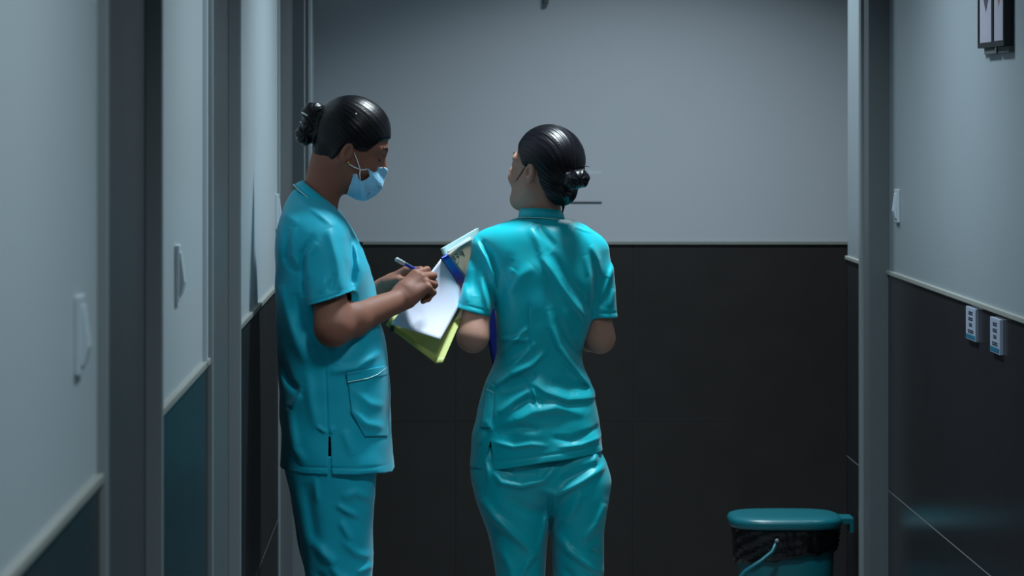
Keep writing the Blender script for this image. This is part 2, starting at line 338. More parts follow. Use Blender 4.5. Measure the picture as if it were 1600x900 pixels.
def folds(p, lst, Y):
    """cloth ridges (amp > 0) and creases (amp < 0): (polyline in pixels at depth Y, amp mm, width px, skew)"""
    out = np.zeros(len(p), f32); x = p[:, 0]; z = p[:, 2]
    for f in lst:
        pts, amp, wd = f[:3]; sk = f[3] if len(f) > 3 else 0
        P = np.array([[(a-CX)*Y/F, CH-(b-CY)*Y/F] for a, b in pts], f32); w_ = wd*Y/F; L = np.r_[0, np.cumsum(np.linalg.norm(np.diff(P, axis=0), axis=1))]
        m = (x > P[:, 0].min()-3*w_) & (x < P[:, 0].max()+3*w_) & (z > P[:, 1].min()-3*w_) & (z < P[:, 1].max()+3*w_)
        if not m.any(): continue
        q = np.stack([x[m], z[m]], 1); best = np.full(len(q), 1e9, f32); sd = np.zeros(len(q), f32); tt = np.zeros(len(q), f32)
        for i in range(len(P)-1):
            e = P[i+1]-P[i]; el = np.linalg.norm(e); v = q-P[i]; t = np.clip((v@e)/(el*el), 0, 1); r = v-t[:, None]*e; d = np.sqrt((r*r).sum(1))
            u = d < best; best[u] = d[u]; tt[u] = (L[i]+t[u]*el)/L[-1]; sd[u] = np.sign(e[0]*v[u, 1]-e[1]*v[u, 0])
        wl = w_*(1+sk*sd); taper = np.sqrt(np.clip(4*tt*(1-tt), .04, 1))
        out[m] += (amp*.0015*taper*np.exp(-(best/wl)**2)).astype(f32)
    return out
def wrinkle(p, seed, amp, wl0=.05):
    rng = np.random.RandomState(seed); s = np.zeros(len(p), f32); q = p.astype(f32).copy()
    for k in range(3): q[:, k] += .018*np.sin(p[:, (k+1) % 3]*31+rng.rand()*6)+.01*np.sin(p[:, (k+2) % 3]*57+rng.rand()*6)
    for k in range(7):
        d = rng.randn(3); d /= np.linalg.norm(d); L = wl0*(.6+1.4*rng.rand())
        s += np.sin(q@d.astype(f32)*f32(math.pi/L)+rng.rand()*6)
    return s/7*f32(amp)
OFF = np.array([(i, j, k) for i in (0, 1) for j in (0, 1) for k in (0, 1)])
def mesh_sdf(sdf, lo, hi, h, B=8, slack=1.5, extra=.004):
    lo = np.array(lo, float); hi = np.array(hi, float); nb = np.ceil((hi-lo)/(h*B)).astype(int)
    I = np.stack(np.meshgrid(*[np.arange(n) for n in nb], indexing='ij'), -1).reshape(-1, 3)
    cen = (lo+(I+.5)*h*B).astype(f32); keep = []
    for s in range(0, len(I), 400000):
        d = sdf(cen[s:s+400000]); keep.append(np.abs(d) < h*B*.87*slack+extra)
    I = I[np.concatenate(keep)]
    loc = np.stack(np.meshgrid(*[np.arange(B+1)]*3, indexing='ij'), -1)
    dims = nb*B+2; key = lambda ijk: (ijk[..., 0]*dims[1]+ijk[..., 1])*dims[2]+ijk[..., 2]
    cells, verts, edges = [], [], []
    for s in range(0, len(I), 1200):
        b = I[s:s+1200]; G = b[:, None, None, None, :]*B+loc[None]
        V = sdf((lo+G.reshape(-1, 3)*h).astype(f32)).reshape(G.shape[:-1]); In = V < 0
        c = np.zeros((len(b), B, B, B), int)
        for i, j, k in OFF: c += In[:, i:B+i, j:B+j, k:B+k]
        act = (c > 0) & (c < 8); w4 = np.argwhere(act)
        if len(w4) == 0: continue
        cv = np.stack([V[w4[:, 0], w4[:, 1]+i, w4[:, 2]+j, w4[:, 3]+k] for i, j, k in OFF], 1)
        acc = np.zeros((len(w4), 3)); cnt = np.zeros(len(w4))
        for ax in range(3):
            for n0, o0 in enumerate(OFF):
                if o0[ax]: continue
                o1 = o0.copy(); o1[ax] = 1; n1 = int(o1[0]*4+o1[1]*2+o1[2]); a, d = cv[:, n0], cv[:, n1]; m = (a < 0) != (d < 0)
                t = np.where(m, a/np.where(m, a-d, 1), 0); q = np.tile(o0.astype(float), (len(w4), 1)); q[:, ax] = t; acc[m] += q[m]; cnt[m] += 1
        gc = b[w4[:, 0]]*B+w4[:, 1:]; cells.append(key(gc)); verts.append(lo+(gc+acc/cnt[:, None])*h)
        for ax in range(3):
            sl0 = [slice(None)]+[slice(0, B)]*3; sl1 = list(sl0); sl1[ax+1] = slice(1, B+1)
            A, D = In[tuple(sl0)], In[tuple(sl1)]; e = np.argwhere(A != D)
            if len(e): edges.append(np.c_[b[e[:, 0]]*B+e[:, 1:], np.full(len(e), ax), A[tuple(e.T)]])
    cells = np.concatenate(cells); verts = np.concatenate(verts); E = np.concatenate(edges)
    uk, ui = np.unique(cells, return_index=True); verts = verts[ui]; quads = []
    for ax in range(3):
        e = E[E[:, 3] == ax]; b_, c_ = (ax+1) % 3, (ax+2) % 3; g = e[:, :3]; q = []
        for db, dc in ((-1, -1), (0, -1), (0, 0), (-1, 0)):
            t = g.copy(); t[:, b_] += db; t[:, c_] += dc; q.append(key(t))
        q = np.stack(q, 1); ix = np.clip(np.searchsorted(uk, q), 0, len(uk)-1); ok = (uk[ix] == q).all(1) & (g >= 1).all(1)
        ix = ix[ok]; fl_ = e[ok, 4] == 0; ix[fl_] = ix[fl_][:, ::-1]; quads.append(ix)
    quads = np.concatenate(quads)
    v = verts.astype(f32)
    for it in range(2):      # settle the vertices on the surface
        nb_s = np.zeros_like(v); nb_c = np.zeros(len(v), f32)
        for k in range(4):
            a, b = quads[:, k], quads[:, (k+1) % 4]
            for x, y in ((a, b), (b, a)):
                np.add.at(nb_c, x, 1)
                for c in range(3): nb_s[:, c] += np.bincount(x, v[y, c], len(v)).astype(f32)
        v = v*.5+.5*nb_s/np.maximum(nb_c, 1)[:, None]
        d = sdf(v); e_ = h*.4; g = np.stack([sdf(v+np.eye(3, dtype=f32)[k]*e_)-sdf(v-np.eye(3, dtype=f32)[k]*e_) for k in range(3)], 1)/(2*e_)
        g2 = (g*g).sum(1); st = np.clip(d/np.maximum(g2, .2), -h*.6, h*.6); v = v-g*st[:, None]
    return v, quads
def np_mesh(name, v, q, m, parent):
    me = bpy.data.meshes.new(name); me.vertices.add(len(v)); me.vertices.foreach_set('co', v.astype(f32).ravel())
    me.loops.add(len(q)*4); me.loops.foreach_set('vertex_index', q.astype(np.int32).ravel())
    me.polygons.add(len(q)); me.polygons.foreach_set('loop_start', np.arange(0, len(q)*4, 4, dtype=np.int32))
    me.polygons.foreach_set('use_smooth', np.ones(len(q), bool)); me.update(calc_edges=True); me.validate()
    return link(name, me, m, parent)
def solid(name, sdf, lo, hi, h, m, parent, extra=.004):
    v, q = mesh_sdf(sdf, lo, hi, h, extra=extra); return np_mesh(name, v, q, m, parent)
def hit(sdf, pts, y0, y1, n=140):
    """first surface met by camera rays through the given picture points, between depths y0 and y1"""
    px = np.array(pts, float); ys = np.linspace(y0, y1, n); yb = np.full(len(px), np.nan); prev = None
    at = lambda y: np.stack([(px[:, 0]-CX)*y/F, y*np.ones(len(px)), CH-(px[:, 1]-CY)*y/F], 1).astype(f32)
    for y in ys:
        d = sdf(at(y)); 
        if prev is not None:
            m = np.isnan(yb) & (d < 0); t = np.clip(prev/(prev-d+1e-9), 0, 1); yb[m] = (y-(ys[1]-ys[0])*(1-t))[m]
        prev = d
    ok = ~np.isnan(yb); yb = np.where(ok, yb, np.nanmean(yb) if ok.any() else y1); return at(yb).astype(float), ok

# ------------------------------------------------------------------ human parts
class Head:
    def __init__(s, c, fwd, pitch, scale, ez=0.):
        s.ez = ez
        s.c = np.array(c, f32); s.s = scale; f = np.array([fwd[0], fwd[1], 0], float); f /= np.linalg.norm(f)
        up = np.array([0, 0, 1.]); t = math.radians(pitch)
        x = f*math.cos(t)-up*math.sin(t); z = f*math.sin(t)+up*math.cos(t); y = np.cross(z, x)
        s.R = np.stack([x, y, z]).astype(f32)     # rows: local axes in world
    def loc(s, p): return ((p-s.c)@s.R.T)/s.s
    def wld(s, q): return s.c+(np.asarray(q, f32)*s.s)@s.R
    def skull(s, q):
        d = ell(q, (-.012, 0, .028), (.092, .072, .086))
        d = smin(d, ell(q, (.030, 0, -.030), (.056, .056, .084)), .03)
        for y in (-1, 1): d = smin(d, rcone(q, (.0, y*.046, -.045), (.055, y*.012, -.092), .022, .020), .03)
        return smin(d, rcone(q, (.064, -.006, -.098), (.064, .006, -.098), .015, .015), .02)
    def __call__(s, p):
        q = s.loc(p); d = s.skull(q)
        for y in (-1, 1):
            d = smin(d, rcone(q, (.076, y*.010, .020), (.060, y*.048, .018), .011, .011), .016)     # brow
            d = smax(d, -ell(q, (.092, y*.031, .002), (.018, .017, .012)), .012)                   # socket
            d = smin(d, ell(q, (.067, y*.031, .000), (.0145, .0155, .0125)), .004)                 # eye under its lid
            d = smin(d, ell(q, (.060, y*.038, -.034), (.022, .018, .018)), .02)                    # cheekbone
        d = smin(d, rcone(q, (.082, 0, .008), (.101, 0, -.024), .006, .0095), .010)
        for y in (-1, 1): d = smin(d, ell(q, (.090, y*.011, -.029), (.010, .008, .007)), .006)
        d = smin(d, ell(q, (.084, 0, -.052), (.010, .021, .0055)), .006)
        d = smin(d, ell(q, (.081, 0, -.063), (.010, .019, .0060)), .006)
        q = q-np.array([0, 0, s.ez], f32)
        for y in (-1, 1):                                                                           # ears
            e = ell(q, (-.008, y*.075, -.016), (.0145, .008, .027)); e = smax(e, -ell(q, (-.004, y*.084, -.012), (.009, .008, .017)), .004)
            e = smin(e, rcone(q, (.006, y*.074, -.012), (.004, y*.073, -.028), .005, .004), .006)
            d = smin(d, e, .006)
        return d*s.s
    def hair_poly(s):
        return [(.2, .062), (.092, .060), (.070, .052), (.045, .030), (.026, .010), (.014, .004), (.006, .012), (-.012, .014), (-.026, .002), (-.032, -.03), (-.045, -.055), (-.06, -.085), (-.2, -.11), (-.25, .3), (.2, .3)]
class Hand:
    """palm frame: wrist, direction to the fingers, palm normal (the side the fingers curl to), thumb side"""
    def __init__(s, wrist, d, nrm, thumb, curls, scale=.92, spread=.004, thumb_curl=.5, thumb_out=.6):
        u = lambda v: np.array(v, float)/np.linalg.norm(v)
        d = u(d); n = np.array(nrm, float); n = u(n-d*(n@d)); l = np.cross(d, n); l = l if l@np.array(thumb, float) > 0 else -l
        wv = np.array(wrist, float); k = scale; s.prims = []; s.tips = []
        P = lambda a, b, c: wv+(d*a+l*b+n*c)*k
        s.prims += [(P(-.01, 0, 0), P(.03, .004, .002), .024*k, .026*k, .012), (P(.02, .018, .003), P(.078, .027, 0), .017*k, .0125*k, .014),
                    (P(.02, .000, .002), P(.082, .006, 0), .019*k, .0130*k, .014), (P(.02, -.016, .003), P(.074, -.022, 0), .018*k, .0115*k, .014)]
        for i in range(4):
            b = P([.082, .086, .082, .074][i], [.028, .0095, -.009, -.026][i], 0); seg = [[.038, .024, .018], [.043, .027, .019], [.040, .026, .018], [.031, .020, .017]][i]
            a = 0; q = b; r = [.0092, .0094, .0090, .0080][i]*k; lat = (1.5-i)*spread*6
            for j in range(3):
                a += curls[i][j]; v = d*math.cos(a)+n*math.sin(a)+l*lat*math.cos(a)*.2; q2 = q+v/np.linalg.norm(v)*seg[j]*k
                s.prims.append((q, q2, r*(1-.08*j), r*(1-.08*(j+1)), .004 if j else .006)); q = q2
            s.tips.append(q)
        t0 = P(.022, .022, .008); v1 = u(d*.75+l*thumb_out+n*.35); t1 = t0+v1*.036*k; v2 = u(d*(.95)+l*(thumb_out-.45)+n*(.35+thumb_curl*.5)); t2 = t1+v2*.030*k
        v3 = u(d*(1)+l*(thumb_out-.8)+n*(.3+thumb_curl)); t3 = t2+v3*.024*k
        s.prims += [(t0, t1, .0145*k, .0115*k, .010), (t1, t2, .0112*k, .0102*k, .004), (t2, t3, .0102*k, .0085*k, .003)]; s.tips.append(t3)
        s.c = wv+d*.07*k
    def __call__(s, p):
        out = None
        for a, b, r1, r2, k in s.prims:
            d = rcone(p, a, b, r1, r2); out = d if out is None else smin(out, d, k)
        return out
def arm(p, sh, el_, wr, r=(.046, .037, .036, .0245)):
    sh, el_, wr = map(np.array, (sh, el_, wr)); mid = el_+(wr-el_)*.28
    d = rcone(p, sh, el_, r[0], r[1]); d = smin(d, rcone(p, el_, mid, r[1]*.95, r[2]), .02)
    return smin(d, rcone(p, mid, wr, r[2], r[3]), .015)
def shoe(name, x, y, ang, parent):
    c, s_ = math.cos(ang), math.sin(ang)
    def sd(p):
        q = np.stack([(p[:, 0]-x)*c+(p[:, 1]-y)*s_, -(p[:, 0]-x)*s_+(p[:, 1]-y)*c, p[:, 2]], 1)
        d = smin(ell(q, (.05, 0, .03), (.10, .042, .042)), ell(q, (-.05, 0, .04), (.06, .036, .055)), .03)
        d = smin(d, rcone(q, (-.05, 0, .05), (-.05, 0, .10), .034, .032), .03)
        d = smax(d, -(q[:, 2]-.002), .004); return smax(d, q[:, 2]-.105, .01)
    return solid(name, sd, (x-.2, y-.2, -.004), (x+.2, y+.2, .14), .004, M['shoe'], parent)
def collar(c, L, Sx, a, b, down, flare, parent, m, hgt_front=1.0, n=64, y_pipe=True):
    c = np.array(c, float); L = np.array(L, float); Sx = np.array(Sx, float); down = np.array(down, float); rings = []
    prof = ((0, 0.0), (0, .0022), (.5, flare*.5+.003), (1, flare+.002), (1.02, flare-.002), (.5, flare*.5-.001))
    for f, o in prof:
        r = []
        for k in range(n):
            t = 2*math.pi*k/n; r.append(c+L*math.cos(t)*(a+o)+Sx*math.sin(t)*(b+o)+down*f)
        rings.append(r)
    rings.append(rings[0]); o = loft('collar', rings, m, parent, False, False)
    pts = [c+L*math.cos(2*math.pi*k/n)*(a+flare+.0025)+Sx*math.sin(2*math.pi*k/n)*(b+flare+.0025)+down*.97 for k in range(n)]
    tube('collar_piping', pts, .0013, M['piping'], parent, 6, True); return o
def surf_tube(name, sdf, pts, y0, y1, r, m, parent, step=4, off=.0012):
    P = []
    for i in range(len(pts)-1):
        a, b = np.array(pts[i], float), np.array(pts[i+1], float); k = max(1, int(np.linalg.norm(b-a)/step)); P += [a+(b-a)*j/k for j in range(k)]
    P.append(np.array(pts[-1], float)); H, ok = hit(sdf, P, y0, y1); H = H[ok]; H[:, 1] -= off
    return tube(name, H, r, m, parent, 6) if len(H) > 1 else None
def surf_patch(name, sdf, L, Rr, y0, y1, m, parent, lift=.003, nu=26):
    """cloth patch lying on a garment between a left and a right edge given in pixels"""
    nv = 40; tt = np.linspace(0, 1, nv)
    def ev(pl):
        pl = np.array(pl, float); s = np.r_[0, np.cumsum(np.linalg.norm(np.diff(pl, axis=0), axis=1))]; s /= s[-1]; return np.stack([np.interp(tt, s, pl[:, 0]), np.interp(tt, s, pl[:, 1])], 1)
    A, B_ = ev(L), ev(Rr); G = A[:, None]+(B_-A)[:, None]*np.linspace(0, 1, nu)[None, :, None]
    H, ok = hit(sdf, G.reshape(-1, 2), y0, y1); H = H.reshape(nv, nu, 3)
    for _ in range(2):
        K = H.copy(); K[1:-1, 1:-1] = (H[:-2, 1:-1]+H[2:, 1:-1]+H[1:-1, :-2]+H[1:-1, 2:])/4; H[..., 1] = K[..., 1]
    H[..., 1] -= lift; return grid_sheet(name, H, m, parent, .003)

# ================================================================== NURSE WITH MASK (left)
Y1 = 7.25
p1 = empty('person', (W(520, 0, Y1)[0], Y1, 0), 'person in teal scrubs and blue face mask, facing right and writing with a blue pen', 'person')
H1 = Head(W(551, 226, Y1), (1, .06), 25, .875, -.009)
T1 = Table([(297, 459, 498, .036), (304, 454, 508, .050), (312, 449, 516, .074), (322, 444, 525, .106), (336, 439, 537, .145), (352, 435, 548, .16), (370, 432, 556, .168), (392, 430, 567, .17), (415, 430, 578, .168),
            (450, 430, 587, .165), (490, 432, 593, .162), (530, 434, 600, .163), (570, 436, 606, .165), (620, 437, 609, .172), (680, 438, 612, .18), (745, 438, 617, .185)], Y1, 2.5)
sh1, el1, wr1 = W(505, 392, Y1-.128), W(521, 512, Y1-.188), W(622, 470, 7.23)
sh1f, el1f, wr1f = W(505, 392, Y1+.128), W(535, 505, Y1+.19), W(598, 452, 7.42)
hw1 = Hand(wr1, (.66, .30, .52), (.25, .80, -.45), (-.5, 0, .6), [(.55, 1.35, .6), (.75, 1.45, .7), (1.0, 1.5, .8), (1.2, 1.5, .8)], .95, .001, .8, .5)
hw1f = Hand(wr1f, (.80, -.10, .40), (.3, -.5, -.55), (.2, -.6, .6), [(.5, .9, .5), (.5, .9, .5), (.55, .9, .5), (.6, .9, .5)], .90, .002, .3, .3)
def body1(p):
    d = H1(p); d = smin(d, rcone(p, W(493, 345, Y1), H1.wld((-.045, 0, -.05)), .046, .038), .03)
    d = smin(d, np.maximum(T1(p)+.022, f32(W(0, 640, Y1)[2])-p[:, 2]), .02)
    d = smin(d, arm(p, sh1, el1, wr1, (.036, .0400, .0385, .0255)), .003); d = smin(d, arm(p, sh1f, el1f, wr1f, (.036, .037, .036, .0245)), .003)
    d = smin(d, hw1(p), .010); return smin(d, hw1f(p), .010)
b1 = solid('body', body1, (-.42, 6.95, .9), (.10, 7.60, 1.78), .0016, [M['skin1'], M['lips']], p1)

hemn = np.array([.31, 0, -.95], f32)
FT1 = [([(454, 352), (452, 398), (474, 424)], -6, 6), ([(463, 350), (464, 396), (480, 440)], 5, 6), ([(492, 368), (479, 390), (477, 425), (480, 460)], -7, 5), ([(500, 372), (488, 392), (486, 430)], 4, 6),
       ([(518, 352), (530, 398), (538, 446)], 6, 8), ([(546, 366), (553, 400), (553, 440)], -6, 5), ([(558, 372), (566, 420), (560, 470)], 5, 7), ([(440, 440), (450, 479), (468, 529), (484, 560)], 7, 9),
       ([(468, 450), (476, 500), (500, 550)], -6, 7), ([(441, 560), (456, 590), (474, 606)], -9, 6), ([(474, 596), (470, 610), (458, 630)], 6, 5), ([(455, 628), (464, 690), (482, 712)], 6, 9), ([(484, 570), (490, 620), (500, 660)], 4, 8),
       ([(512, 560), (516, 668)], -1.6, 2), ([(500, 655), (514, 664)], 4, 3), ([(524, 656), (520, 666)], 4, 3), ([(552, 628), (574, 652), (602, 660)], 4, 5), ([(556, 600), (580, 622), (600, 628)], 3.5, 5), ([(540, 660), (556, 700)], 3, 7),
       ([(575, 470), (560, 510), (530, 560)], -5, 8), ([(596, 545), (560, 566), (520, 572)], 5, 6), ([(590, 500), (598, 540)], 3, 6), ([(440, 716), (610, 719)], -1.2, 2), ([(488, 465), (546, 447)], -1.0, 2),
       ([(470, 310), (500, 330), (530, 352)], 2.5, 5), ([(446, 330), (470, 345)], 3, 7), ([(505, 450), (515, 425)], 3, 4), ([(520, 448), (528, 420)], -3, 4)]
SLIT1 = [(W(a, b, Y1)[0], W(a, b, Y1)[2]) for a, b in ((517.5, 670), (520.5, 670), (523, 735), (516.5, 735))]
def tun1_parts(p):
    fold = folds(p, FT1, Y1)*sstep((Y1-.02-p[:, 1])/.08)+wrinkle(p, 11, .007, .075)
    t = T1(p); sl, slf = rcone(p, W(503, 384, Y1-.125), W(521, 490, Y1-.188), .052, .0475), rcone(p, W(503, 384, Y1+.125), W(521, 490, Y1+.188), .052, .0475)
    return t-fold, sl-fold, slf-fold
def tunic1(p):
    t, sl, slf = tun1_parts(p)
    inner = smin(smin(t, sl, .022), slf, .022)+.006
    cz = lambda y: (p-W(518, 466, y).astype(f32))@hemn
    out = smin(smin(t, np.maximum(sl, cz(Y1-.19)), .022), np.maximum(slf, cz(Y1+.19)), .022)
    zh = np.interp(p[:, 0], [W(x, 0, Y1)[0] for x in (438, 590, 618)], [W(0, y, Y1)[2] for y in (726, 728, 733)]).astype(f32)
    out = np.maximum(out, zh-p[:, 2]); p2 = p[:, [0, 2]]; sd = poly2(p2, SLIT1)
    out = np.where(p[:, 1] < Y1-.05, np.maximum(out, -sd), out)
    return np.maximum(out, -inner)
tu1 = solid('tunic', tunic1, (-.42, 6.98, .80), (-.06, 7.52, 1.52), .0024, M['scrub1'], p1)
nk = W(500, 303, Y1); L1 = np.array([.78, 0, -.62]); collar(nk, L1, (0, 1, 0), .048, .053, (-.013, 0, -.017), .010, tu1, M['scrub1'])
surf_patch('pocket', tunic1, [(541, 586), (544, 600), (549, 645), (570, 682)], [(604, 573), (606, 590), (607, 640), (605, 682)], 6.95, 7.3, M['scrub1'], tu1, .002)
surf_patch('pocket_welt', tunic1, [(541, 583), (543, 598)], [(605, 571), (606, 585)], 6.95, 7.3, M['scrub1'], tu1, .0045)
surf_tube('pocket_piping', tunic1, [(543, 597), (575, 591), (590, 585), (603, 575)], 6.95, 7.3, .0012, M['piping'], tu1, 3, .0065)
boxes('badge_clip', [(W(561, 0, Y1)[0], W(567, 0, Y1)[0], Y1-.01, Y1+.0, W(0, 386, Y1)[2], W(0, 378, Y1)[2])], M['black'], p1, .001)
# trousers
LG1 = Table([(700, 446, 600, .10, -.08), (728, 449, 588, .10, -.08), (760, 455, 587, .098, -.08), (800, 462, 586, .093, -.08), (850, 471, 585, .09, -.08), (900, 481, 585, .088, -.08), (1000, 490, 580, .08, -.08), (1262, 488, 575, .075, -.08)], Y1, 2.3)
LG1f = Table([(700, 444, 590, .10, .08), (728, 444, 575, .10, .08), (760, 450, 565, .098, .08), (800, 456, 560, .093, .08), (850, 465, 560, .09, .08), (900, 474, 560, .088, .08), (1000, 480, 560, .08, .08), (1262, 478, 560, .075, .08)], Y1, 2.3)
FP1 = [([(530, 774), (545, 784), (562, 793)], 5, 5), ([(538, 764), (560, 756), (584, 768)], 4, 7), ([(536, 800), (548, 822), (552, 830)], 5, 6), ([(492, 830), (510, 850), (530, 866)], 7, 8), ([(482, 740), (492, 800), (500, 850)], -5, 9),
       ([(520, 868), (535, 886), (560, 900)], 6, 7), ([(497, 735), (500, 770)], 3, 5), ([(540, 830), (560, 850), (580, 858)], 4, 6), ([(500, 880), (520, 905)], -5, 7), ([(560, 880), (583, 872)], 4, 5)]
def trous1(p):
    d = smin(LG1(p), LG1f(p), .02); d = d-folds(p, FP1, Y1)*sstep((Y1-.02-p[:, 1])/.06)-wrinkle(p, 5, .007, .08)
    return d
solid('trousers', trous1, (-.40, 7.03, .06), (-.10, 7.47, .92), .0035, M['scrub1'], p1)
shoe('shoe', W(525, 0, Y1)[0], Y1-.08, 0, p1); shoe('shoe', W(515, 0, Y1)[0], Y1+.08, 0, p1)

# hair of the left nurse
def groove(q, f, a, seed=0): return (np.sin(q[:, 0]*f+3*np.sin(q[:, 2]*18+seed))*np.sin(q[:, 1]*f*.8+q[:, 2]*40+seed)).astype(f32)*f32(a)
def strands(q, pole, n, a):
    """combed hair: fine ridges that run towards the knot (pole) at the back of the head"""
    v = q-np.asarray(pole, f32); pd = -np.asarray(pole, float); pd /= np.linalg.norm(pd)
    e1 = np.cross(pd, [0, 1, 0]); e1 /= np.linalg.norm(e1); e2 = np.cross(pd, e1)
    an = np.arctan2(v@e2.astype(f32), v@e1.astype(f32)); r = ln(v)
    return f32(a)*(np.sin(an*n+4*np.sin(r*30))+.6*np.sin(an*n*2.3+1.3+5*np.sin(r*22))+.5*np.sin(an*n*.37+2)).astype(f32)
HP1 = [(616, 219), (605, 219), (594, 221), (582, 229), (572, 236), (562, 236), (556, 233), (549, 227), (540, 226), (532, 233), (527, 241), (519, 250), (508, 260), (499, 259), (490, 252), (468, 240), (400, 200), (480, 60), (640, 60), (645, 219)]
HP1 = [tuple(H1.loc(W(a, b, Y1)[None].astype(f32))[0][[0, 2]]) for a, b in HP1]
def hair1(p):
    q = H1.loc(p); s = H1.skull(q)-.0065-.004*sstep((.088-q[:, 0])/.035)
    s = smin(s, ell(q, (-.058, 0, -.045), (.034, .044, .032)), .02)
    s = s-strands(q, (-.12, 0, .035), 46, .0002)
    s = smax(s, poly2(q[:, [0, 2]], HP1), .012); s = smax(s, -(H1.skull(q)+.006), .0)*H1.s
    for (x, y, r, dy, sx) in ((491, 178, .026, -.005, 1.15), (477, 210, .0255, .004, .9), (497, 197, .030, .0, 1), (484, 192, .017, -.014, 1), (508, 188, .028, 0, 1)):
        c = W(x, y, Y1+dy); rr_ = p-c.astype(f32); an = np.arctan2(rr_[:, 2], rr_[:, 0]); tw = (.0012*np.sin(an*7+rr_[:, 1]*180)).astype(f32)
        s = smin(s, ell(p, c, (r*sx, r*.9, r))-tw, .007)
    return s
hr1 = solid('hair', hair1, (-.38, 7.08, 1.48), (-.05, 7.42, 1.78), .0017, M['hair'], p1)
def bead(name, c, r, m, par):
    bm = bmesh.new(); bmesh.ops.create_icosphere(bm, subdivisions=2, radius=r); me = bpy.data.meshes.new(name); bm.to_mesh(me); bm.free()
    for pl in me.polygons: pl.use_smooth = True
    o = link(name, me, m, None); o.location = tuple(c); bpy.context.view_layer.update(); o.parent = par; o.matrix_parent_inverse = par.matrix_world.inverted(); return o
for (x, y, r) in ((556.5, 178, .0024), (556.5, 164, .0012)):
    Hh, ok = hit(hair1, [(x, y)], 7.0, 7.3); bead('hair_pin', Hh[0], r, M['white'], hr1)
tube('hair_tie', [W(472, 176, Y1-.015), W(476, 178, Y1-.024), W(481, 181, Y1-.026)], .002, M['white'], hr1)
tube('hair_tie', [W(469, 190, Y1-.01), W(471, 192, Y1-.016)], .0015, M['white'], hr1)
Hh, ok = hit(body1, [(544, 253.5)], 7.0, 7.3); bead('earring', Hh[0]-np.array([0, .001, 0]), .0028, M['gold'], p1)
# eyebrow, lashes
def strip(name, head, pts, r, m, par, lift=.0):
    P = [head.wld(np.array([q], f32))[0] for q in pts]; return tube(name, P, r, m, par, 6)
for y in (-1, 1):
    strip('eyebrow', H1, [(.088, y*.014, .023), (.084, y*.030, .028), (.073, y*.046, .025)], [.0016, .0022, .0012], M['hair'], p1)
    strip('eyelashes', H1, [(.080, y*.020, -.006), (.0825, y*.031, -.008), (.077, y*.042, -.006)], [.0008, .0013, .0009], M['hair'], p1)
# mask
MP1 = [(573, 258), (588, 261), (604, 262), (612, 275), (606, 300), (580, 318), (556, 312), (541, 304), (546, 288), (551, 271), (557, 271), (560, 279), (564, 282), (570, 280), (576, 275)]
MP1 = [tuple(H1.loc(W(a, b, Y1)[None].astype(f32))[0][[0, 2]]) for a, b in MP1]
def mask1(p):
    q = H1.loc(p); s = smin(H1.skull(q)-.004, ell(q, (.052, 0, -.058), (.050, .044, .052)), .02)
    s = smin(s, rcone(q, (.084, 0, .002), (.097, 0, -.026), .010, .0135), .02)*H1.s; s = smin(s, ell(p, W(570, 282, Y1), (.041, .046, .041)), .02)/H1.s
    an = np.arctan2(q[:, 2]+.02, q[:, 0]-.02); s = s-(.0026*np.sin(an*13+1.5)*sstep((np.abs(q[:, 1])-.0)/.02)).astype(f32)
    s = np.maximum(s, -(s+.0025)); return smax(s, poly2(q[:, [0, 2]], MP1), .0015)*H1.s
mk = solid('face_mask', mask1, (-.24, 7.10, 1.42), (-.08, 7.42, 1.60), .0015, M['mask'], p1)
edge = [(573, 258), (588, 261), (602, 262.5)]
surf_tube('mask_edge', mask1, edge, 7.0, 7.4, .0014, M['white'], mk, 2, .002)
surf_tube('mask_edge', mask1, [(544, 303), (547, 288), (552, 273)], 7.0, 7.4, .0011, M['white'], mk, 2)
surf_tube('mask_edge', mask1, [(555, 272), (560, 279), (564, 281), (570, 279), (575, 274), (574, 262)], 7.0, 7.4, .0011, M['white'], mk, 2, .002)
yy = hit(body1, [(556, 262)], 7.0, 7.3)[0][0][1]-.004
for pl in ([(553, 238), (558, 250), (563, 265)], [(545, 256), (553, 261), (563, 265)], [(563, 265), (568, 265.5), (574, 264)], [(563, 265), (562, 272), (563, 280)]):
    tube('ear_loop', [W(a, b, yy-(.004 if i < 2 else .002)) for i, (a, b) in enumerate(pl)], .0013, M['white'], mk, 6)

# ================================================================== NURSE SEEN FROM BEHIND (right)
Y2 = 7.7
p2 = empty('person', (W(848, 0, Y2)[0], Y2, 0), 'person in bright teal scrubs with a low hair bun, seen from behind holding a folder', 'person')
H2 = Head(W(851, 265, Y2), (-.79, .61), -11, .915, .010)
T2 = Table([(341, 806, 889, .050), (346, 788, 903, .062), (353, 770, 916, .078), (362, 757, 928, .088), (374, 750, 937, .095), (390, 750, 941, .10), (412, 756, 938, .105),
            (440, 764, 934, .108), (480, 771, 928, .11), (520, 775, 917, .106), (552, 776, 909, .102), (575, 769, 911, .104), (600, 757, 924, .11), (620, 750, 932, .115), (645, 745, 936, .122), (680, 740, 941, .13), (735, 735, 949, .135)], Y2, 2.3)
sh2, el2, wr2 = W(758, 396, Y2-.004), W(739, 526, Y2-.07), W(742, 514, Y2+.11)
sh2f, el2f, wr2f = W(925, 400, Y2), W(937, 528, Y2+.01), W(885, 520, Y2+.20)
h2 = Hand(wr2, (-.2, .55, .45), (-.3, -.7, .3), (0, -.2, .8), [(.6, .8, .5)]*4, .88, .002, .3, .4)
h2f = Hand(wr2f, (-.85, .15, .2), (-.1, -.8, .1), (0, -.2, .8), [(.5, .8, .5)]*4, .88, .002, .3, .4)
